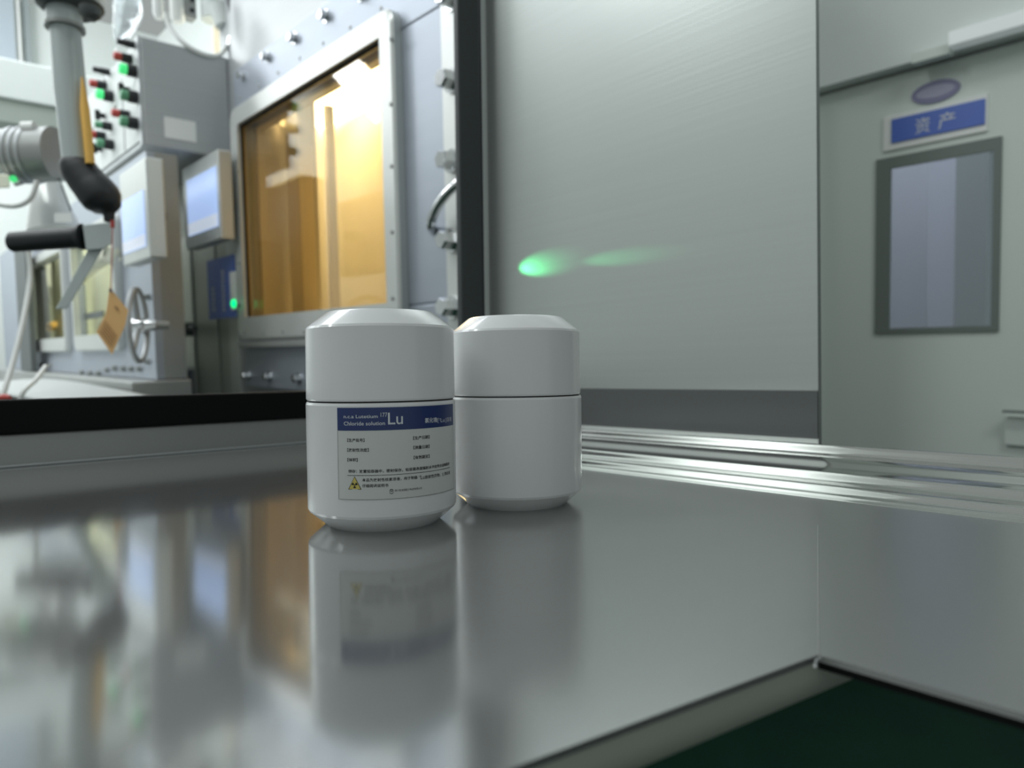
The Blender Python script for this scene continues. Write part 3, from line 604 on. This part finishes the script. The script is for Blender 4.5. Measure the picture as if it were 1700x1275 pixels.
area('cell_light', (XC + 0.065, (w1[0] + w2[1]) / 2, cz1 - 0.03), (XC + 0.065, (w1[0] + w2[1]) / 2, -1), 0.05, 1.5, 6.0, (1.0, 0.97, 0.85))
b0 = None
for px, py in ((138, 618), (152, 619), (166, 619), (180, 614), (193, 611), (207, 612), (220, 612), (234, 612), (70, 606), (85, 606), (247, 493), (247, 545), (247, 600)):
    M_ = Matrix.Translation(on_x(px, py, XC)) @ Matrix.Rotation(PI, 4, 'Z')
    if b0 is None: b0 = obj('bolt', bolt_mesh('bolt', 0.011, 0.018), STEELD, s2, W_=M_)
    else: inst(b0, 'bolt', s2, M_)
bx('cell_base', (XC - 0.10, cy0 - 0.05, FZ), (XE, cy1, cz0 - 0.004), STEELD, s2, 0.006)
# contents of the pale windows
c = on_x(75, 440, XC + 0.062)
t = thing('white_flask', 'white flask with long neck hanging behind the left pale window', 'flask', origin(c))
tb('neck', [on_x(79, 430, XC + 0.062), on_x(82, 476, XC + 0.062)], [0.018, 0.014], WHITEP, t)
tb('flask_head', [on_x(74, 415, XC + 0.062), on_x(75, 420, XC + 0.062), on_x(77, 429, XC + 0.062)], [0.032, 0.036, 0.024], WHITEP, t)
tb('tip', [on_x(82, 477, XC + 0.062), on_x(84, 503, XC + 0.062)], [0.016, 0.007], STEELD, t)
t = tag(tb('orange_plug', [on_x(80, 548, XC + 0.06), on_x(85, 542, XC + 0.06), on_x(90, 538, XC + 0.06)], [0.012, 0.028, 0.018], ORNY), 'small orange plug at the foot of the left pale window', 'plug')
xs_ = XC - 0.04
tb('glove_sleeve', smooth([on_x(134, 470, xs_ - 0.02), on_x(142, 455, xs_), on_x(160, 437, xs_), on_x(182, 424, xs_), on_x(197, 428, XC + 0.02)], 4), [0.016 + 0.0016 * k for k in range(17)], CREAM, s2)['label'] = 'cream rubber glove sleeve'
t = tag(bx('slot_cover', on_x(140, 521, XC + 0.015), on_x(172, 526, XC + 0.019), DARKST), 'short dark horizontal bar on the right pale window', 'bar')

# ---- hand wheel
c = on_x(229, 540, XC - 0.10)
hw = thing('hand_wheel', 'chrome spoked hand wheel at the right of the pale windows', 'wheel', Matrix.Translation(c))
Mh = Matrix.Translation(c) @ Matrix.Rotation(math.radians(-28), 4, 'Z')
bm = bmesh.new(); Rw = 0.125; ring = [Vector((0, Rw * math.cos(2 * PI * k / 40), Rw * math.sin(2 * PI * k / 40))) for k in range(40)]
for k in range(40):
    pass
rr = [[bm.verts.new(Vector((0.010 * math.sin(j * PI / 4), (Rw + 0.010 * math.cos(j * PI / 4)) * math.cos(2 * PI * k / 40), (Rw + 0.010 * math.cos(j * PI / 4)) * math.sin(2 * PI * k / 40)))) for j in range(8)] for k in range(40)]
for k in range(40):
    for j in range(8): bm.faces.new((rr[k][j], rr[k][(j + 1) % 8], rr[(k + 1) % 40][(j + 1) % 8], rr[(k + 1) % 40][j]))
obj('rim', bm, STEEL, hw, sm=True, W_=Mh)
for k in range(3):
    a = PI / 2 + 0.3 + k * 2 * PI / 3; tb('spoke', [(0, 0.02 * math.cos(a), 0.02 * math.sin(a)), (0, Rw * math.cos(a), Rw * math.sin(a))], [0.012, 0.009], STEEL, hw, 10, W_=Mh)
tb('hub', [(0.06, 0, 0), (0.0, 0, 0), (-0.03, 0, 0), (-0.036, 0, 0)], [0.018, 0.026, 0.022, 0.010], CHROME, hw, 16, W_=Mh)
tb('shaft', [c + Vector((0.01, 0, 0)), Vector((XC - 0.001, c.y, c.z))], 0.014, STEELD, hw)
t = thing('valve_rod', 'dark horizontal rod with block crossing the steel panels', 'rod', origin(on_x(275, 545, XH - 0.08)))
tb('rod', [on_x(238, 541, XH - 0.08), on_x(323, 545, XH - 0.08)], 0.012, DARKST, t)
fbox('block', XH - 0.1, (283, 538), (304, 558), 0.05, DARKST, t, 0.004)

# ---- blue signs and green lamp
def blue_sign(x, a, b, label, lines, pale=None):
    A, B = on_x(*a, x), on_x(*b, x)
    t = thing('blue_sign', label, 'sign', origin(((x, (A.y + B.y) / 2, B.z))))
    bx('sign_face', (x, A.y, A.z), (x + 0.006, B.y, B.z), BLUE, t)
    bm = bmesh.new(); fn = signfn(x - 0.0012, a, b)
    for (u0_, u1_, v0_, v1_, n_) in lines:      # columns of small unreadable characters, each a little grid of strokes
        for i in range(n_):
            va = v1_ - (v1_ - v0_) * (i + 0.15) / n_; vb = v1_ - (v1_ - v0_) * (i + 0.85) / n_
            for k in (0, 0.4, 0.8):
                f_ = va + (vb - va) * k; g_ = va + (vb - va) * (k + 0.16)
                w_ = random.uniform(0.6, 1.0) * (u1_ - u0_)
                bm.faces.new([bm.verts.new(fn(*p_)) for p_ in ((u0_, f_), (u0_ + w_, f_), (u0_ + w_, g_), (u0_, g_))])
            um = (u0_ + u1_) / 2
            bm.faces.new([bm.verts.new(fn(*p_) + Vector((-0.0005, 0, 0))) for p_ in ((um, va), (um + 0.03, va), (um + 0.03, vb), (um, vb))])
    obj('lettering', bm, INKW, t)
    return t, A, B
t, A, B = blue_sign(XH - 0.06, (343, 434), (392, 526), 'large blue notice with white text columns beside the bezel', [(0.14, 0.30, 0.12, 0.55, 5), (0.52, 0.66, 0.10, 0.80, 9)])
a, b = on_x(380, 452, XH - 0.068), on_x(391, 514, XH - 0.068)
bx('white_strip', (XH - 0.066, a.y, a.z), (XH - 0.0605, b.y, b.z), WHITEP, t)
tb('hanger', [((XH - 0.054), (A.y + B.y) / 2, A.z - 0.05), ((XH - 0.006), (A.y + B.y) / 2, A.z - 0.05)], 0.008, DARKST, t)
t, A, B = blue_sign(XH - 0.05, (282, 610), (309, 662), 'small blue notice low on the steel panels near the sill', [(0.3, 0.6, 0.08, 0.5, 4)])
tb('hanger', [((XH - 0.044), (A.y + B.y) / 2, A.z - 0.03), ((XH - 0.006), (A.y + B.y) / 2, A.z - 0.03)], 0.008, DARKST, t)
c = on_x(389.5, 504, bxf - 0.02)
t = thing('indicator_lamp', 'round green lamp glowing at the lower left of the amber window', 'lamp', origin(c))
tb('lens', [c + Vector((-0.012, 0, 0)), c + Vector((-0.008, 0, 0)), c], [0.010, 0.0165, 0.018], GLED, t, 20)
tb('lamp_socket', [c + Vector((0.0005, 0, 0)), c + Vector((0.03, 0, 0)), c + Vector((0.045, 0.02, 0))], 0.014, STEELD, t, 16)

# ---- bag, pipes and valve above the cabinet
t = tag(tb('clear_bag', smooth([at(212, -20, 2.9), at(212, 10, 2.9), at(210, 30, 2.9), at(202, 55, 2.9), at(196, 74, 2.9)], 4), [0.03, .04, .048, .052, .055, .055, .055, .052, .05, .047, .045, .04, .036, .03, .022, .014, .006], CLEAR), 'clear plastic bag catching light above the push buttons', 'bag')
pp = thing('pipe_fittings', 'cluster of pale pipes and block on top of the control cabinet', 'pipes', origin(at(290, 30, 3.0)))
tb('pipe', [at(261, -25, 2.98), at(263, 22, 2.98), at(264, 31, 2.98)], [0.022, 0.022, 0.016], WHITEP, pp)
tb('pipe', [at(293, -25, 3.05), at(295, 30, 3.05), at(296, 37, 3.05)], [0.030, 0.030, 0.022], WHITEP, pp)
bm = bmesh.new(); a = at(305, -20, 3.1); b = at(336, 34, 3.1); box(bm, (a.x - 0.03, b.y, b.z), (a.x + 0.03, a.y, a.z)); obj('block', bm, STEELD, pp, 0.004)
for px, py in ((319, 0), (319, 17)): tb('cap_screw', [at(px, py, 3.05), at(px, py, 3.04)], 0.010, GRIP, pp)
tb('pipe', [at(350, -20, 3.1), at(352, 34, 3.1)], [0.045, 0.045], WALLW, pp)
tb('flex_tube', smooth([at(275, 22, 2.9), at(282, 45, 2.9), at(305, 72, 2.9), at(338, 90, 2.95), at(365, 91, 3.0), at(381, 68, 3.0)], 5), 0.010, WHITEP, pp, 8)
tb('end_fitting', [at(381, 76, 3.0), at(382, 62, 3.0)], 0.012, CHROME, pp)
vv = thing('black_valve', 'dark valve with pale body hanging above the cabinet corner', 'valve', origin(at(385, 30, 3.0)))
tb('valve_stem', [at(390, -20, 3.0), at(392, 14, 3.0), at(388, 42, 3.0)], [0.05, 0.034, 0.016], CHAR, vv)
tb('valve_body', [at(366, 12, 3.05), at(374, 44, 3.05)], [0.05, 0.04], WALLW, vv)

# ---- manipulator arm in front
mp = thing('manipulator', 'grey manipulator arm tube with black boot, reaching down from above', 'manipulator', origin(at(125, 200, 1.5)))
D = 1.5; k = D / F
bm = bmesh.new(); A = at(60, -60, D); Bq = at(168, 12, D)
cm = (A + Bq) / 2; tube(bm, [at(114, -60, D), at(116, -8, D), at(117, 10, D)], [54 * k, 54 * k, 50 * k], 8)
obj('head_block', bm, BEZEL, mp, 0.003)
tb('underside_flange', [at(117, 10.5, D), at(117.5, 17, D)], [50 * k, 42 * k], DARKST, mp, 24)
tb('knob', [at(150, 14, D - 0.05), at(150, 26, D - 0.05), at(149, 33, D - 0.05)], [17 * k, 15 * k, 8 * k], DARKST, mp, 16)
tb('upper_sleeve', [at(106, 17, D), at(108, 45, D)], [27 * k, 27 * k], GREYP, mp, 28)
tb('collar', [at(108, 43, D), at(108.2, 49, D)], [30 * k, 30 * k], STEELD, mp, 28)
tb('tube', [at(108.3, 49, D), at(117, 150, D), at(130, 282, D)], [23 * k, 24 * k, 22 * k], GREYP, mp, 32)
tb('side_rod', [at(136, 128, D - 0.02), at(141, 180, D - 0.02), at(150, 272, D - 0.02)], [1.5 * k, 7 * k, 7 * k], ORNY, mp, 14)
tb('boot', smooth([at(127, 264, D), at(130, 280, D), at(148, 305, D), at(168, 328, D), at(178, 346, D), at(181, 358, D)], 4),
   [15 * k, 23 * k, 25 * k, 26 * k, 27 * k, 28 * k, 28 * k, 29 * k, 29 * k, 30 * k, 31 * k, 31 * k, 31 * k, 30 * k, 27 * k, 24 * k, 22 * k, 16 * k, 11 * k, 9 * k, 8 * k], GRIP, mp, 24)
tb('boot_tip', [at(181, 354, D), at(181, 368, D)], [9 * k, 8 * k], GRIP, mp, 14)

A = at(139, 371, D); B = at(187, 412, D)
bm = bmesh.new()
def slab(bm, px, d, th):
    f_ = [bm.verts.new(at(x, y, d)) for x, y in px]; g_ = [bm.verts.new(at(x, y, d + th)) for x, y in px]; n_ = len(px)
    bm.faces.new(f_); bm.faces.new(list(reversed(g_)))
    for i in range(n_): bm.faces.new((f_[i], g_[i], g_[(i + 1) % n_], f_[(i + 1) % n_]))
slab(bm, [(137, 373), (184, 369), (186, 405), (172, 413), (143, 416)], D - 0.02, 0.05); hd = obj('handle_bracket', bm, GREYP, mp, 0.002)
tb('grip', [at(18, 402, D), at(21, 402, D), at(132, 394, D)], [14 * k, 16.5 * k, 17.5 * k], GRIP, hd, 24)
tb('grip_flange', [at(131, 394, D), at(139, 393.5, D)], [20 * k, 22 * k], GRIP, hd, 24)
bm = bmesh.new(); slab(bm, [(146, 414), (172, 412), (152, 445), (112, 512), (92, 514)], D - 0.01, 0.02); obj('lever', bm, GREYP, hd, 0.002)
# ---- tag on a red string
tg = thing('hanging_tag', 'orange paper tag hanging on a red string from the bracket', 'tag', origin(at(184, 540, D)))
bm = bmesh.new(); slab(bm, [(182, 477), (213, 515), (208, 540), (186, 589), (160, 551), (176, 520)], D - 0.01, 0.0012); obj('card', bm, ORNG, tg)
bm = bmesh.new()
for i in range(5):
    x, y = 165 + i * 2.0 , 550 - i * 4.2
    slab(bm, [(x, y), (x + 20, y + 26), (x + 20.7, y + 25), (x + 0.7, y - 1)], D - 0.0125, 0.0008)
slab(bm, [(190, 510), (195, 516), (196, 513), (191, 507)], D - 0.0125, 0.0008)
obj('print_lines', bm, mat('brown_print', (0.30, 0.17, 0.08), 0.6), tg)
tb('string', [at(187, 368, D - 0.025), at(186, 420, D - 0.025), at(184, 484, D - 0.012)], 0.0011, RED, tg, 6)
tb('knot', [at(187, 366, D - 0.025), at(187, 378, D - 0.025)], 0.004, RED, tg, 8)
tb('eyelet', [at(184, 482, D - 0.011), at(184, 482, D - 0.013)], 0.004, STEELD, tg, 10)

# ---- motor housing, lamp box and cone behind the arm
D2 = 2.3; k2 = D2 / F
mo = thing('drive_housing', 'grey ribbed drive housing behind the manipulator tube at left', 'drive', origin(at(60, 260, D2)))
tb('ribbed_body', [at(24, 258, D2), at(95, 256, D2)], [44 * k2, 44 * k2], STEELD, mo, 24)
for x in (30, 42, 54): tb('rib', [at(x, 258, D2), at(x + 5, 258, D2)], 46 * k2, STEEL, mo, 24)
tb('end_cap', [at(-30, 252, D2), at(22, 252, D2)], [36 * k2, 36 * k2], WALLW, mo, 24)
tb('white_knob', [at(38, 212, D2 - 0.05), at(58, 211, D2 - 0.05)], 9 * k2, WHITEP, mo, 14)
t = thing('lamp_box', 'cream box with small green light below the drive housing', 'box', origin(at(5, 300, D2)))
bm = bmesh.new(); slab(bm, [(-20, 288), (15, 290), (17, 312), (-20, 313)], D2 - 0.1, 0.06); obj('box_body', bm, CREAM, t, 0.004)
tb('green_light', [at(22, 297, D2 - 0.1), at(22, 297, D2 - 0.11)], 5.5 * k2, GBTN, t, 14)
tb('plug', [at(25, 306, D2 - 0.1), at(35, 303, D2 - 0.1)], 4 * k2, CHROME, t, 10)
cn = thing('telescopic_cone', 'pale grey cone-shaped cover under the drive housing', 'cover', origin(at(80, 340, D2)))
tb('cone', [at(75, 300, D2 + 0.25), at(90, 385, D2 + 0.25)], [20 * k2, 46 * k2], BEZEL, cn, 24)
bm = bmesh.new(); slab(bm, [(90, 354), (118, 353), (120, 369), (90, 369)], D2 - 0.02, 0.01); obj('white_label', bm, WHITEP, cn)
tb('rib_line', [at(98, 296, D2 + 0.0), at(118, 350, D2 + 0.0)], 1.6 * k2, DARKST, cn, 8)
# duct
dy = 4.6
a, b = on_y(-60, 100, dy), on_y(98, 172, dy)
t = thing('air_duct', 'pale rectangular duct crossing behind the manipulator tube', 'duct', origin(b))
bx('duct_body', (a.x, dy, on_y(40, 168, dy).z), (XH + 0.05, dy + 0.7, on_y(40, 102, dy).z), WALLW, t, 0.01)
bx('underside_panel', (a.x, dy + 0.02, on_y(40, 205, dy).z), (XH + 0.05, dy + 0.5, on_y(40, 169, dy).z), mat('olive_panel', (0.36, 0.41, 0.37), 0.6), t)
# back window mullions
wb = frame_root('window_2', origin(on_y(30, 60, 6.9)))
a, b = on_y(-60, -60, 6.88), on_y(27, 108, 6.88)
bx('pane', (a.x, 6.87, a.z), (b.x, 6.885, b.z), mat('grey_pane', (0.45, 0.52, 0.58), 0.3), wb)
a, b = on_y(27, -60, 6.86), on_y(34, 108, 6.86); bx('mullion', (a.x, 6.84, a.z), (b.x, 6.885, b.z), WHITEP, wb)
a, b = on_y(34, -60, 6.86), on_y(53, 108, 6.86); bx('side_pane', (a.x, 6.86, a.z), (b.x, 6.885, b.z), mat('grey_profile', (0.36, 0.41, 0.42), 0.4), wb)

# ---- bottom left: dark column, hoses, cloth

a, b = on_x(28, 500, XC - 0.08), on_x(46, 500, XC - 0.08)
bx('corner_post', (XC - 0.08, b.y, cz0), (XC - 0.05, a.y, on_x(35, 410, XC - 0.08).z), DARKST, s2, 0.004)
t = tag(tb('hose', smooth([at(44, 395, 1.9), at(50, 460, 1.9), at(38, 535, 1.85), at(22, 600, 1.8), at(4, 660, 1.75), at(-10, 720, 1.75)], 5), 0.0065, WHITEP, n=10), 'long white hose hanging down at the far left', 'hose')
t = tag(tb('hose', smooth([at(76, 608, 1.9), at(60, 630, 1.85), at(38, 652, 1.8), at(26, 690, 1.8)], 5), 0.0060, WHITEP, n=10), 'short white hose curving down above the black gasket', 'hose')
t = tag(tb('red_cap', [at(-6, 661, 1.72), at(8, 660, 1.72), at(17, 660, 1.72)], [0.007, 0.009, 0.006], RED), 'red cap just above the black gasket at far left', 'cap')
t = tag(tb('hose', smooth([at(62, 300, 2.1), at(50, 330, 2.1), at(22, 342, 2.1), at(-20, 335, 2.1)], 5), 0.008, WHITEP, n=10), 'looped white hose below the lamp box', 'hose')
bm = bmesh.new(); g = []
for i in range(25):
    row = []
    for j in range(13):
        u, v = i / 24, j / 12
        c = Vector((XC - 0.42 + 0.30 * v, 0, 0)); yy = on_x(245, 640, XC - 0.2).y * (1 - u) + on_x(40, 640, XC - 0.2).y * u
        zz = on_x(150, 652, XC - 0.26).z - 0.02 + 0.035 * math.sin(PI * u) * math.sin(PI * v) + 0.006 * math.sin(9 * u + 5 * v)
        row.append(bm.verts.new((c.x, yy, zz)))
    g.append(row)
for a, b in zip(g, g[1:]):
    for j in range(12): bm.faces.new((a[j], a[j + 1], b[j + 1], b[j]))
zc = on_x(150, 652, XC - 0.26).z
o = obj('folded_cloth', bm, CLOTH, None, sm=True); md = o.modifiers.new('thick', 'SOLIDIFY'); md.thickness = 0.008
tag(o, 'crumpled white cloth lying on the ledge behind the black gasket', 'cloth')
t = thing('side_ledge', 'grey ledge under the white cloth in front of the far cell', 'ledge', origin((XC - 0.26, 3.0, FZ)))
bx('ledge_top', (XC - 0.48, on_x(262, 640, XC - 0.2).y, zc - 0.065), (XC - 0.103, 6.0, zc - 0.040), STEELD, t, 0.004)
bx('support_panel', (XC - 0.46, on_x(262, 640, XC - 0.2).y + 0.02, FZ), (XC - 0.42, 6.0, zc - 0.066), STEELD, t)

# ---- unseen dark box added right of the bench to darken its steel
t = thing('shading_box', 'added dark grey box right of the bench, past the picture edge, darkening the bench top', 'cabinet', origin((0.95, -0.35, FZ)))
bx('body', (0.64, -0.85, FZ + 0.06), (1.25, 0.085, 0.55), DARKST, t, 0.01)
bx('plinth', (0.67, -0.82, FZ), (1.22, 0.06, FZ + 0.0595), GRIP, t)
bx('door', (0.625, -0.82, FZ + 0.09), (0.6395, 0.06, 0.52), DARKST, t, 0.003)
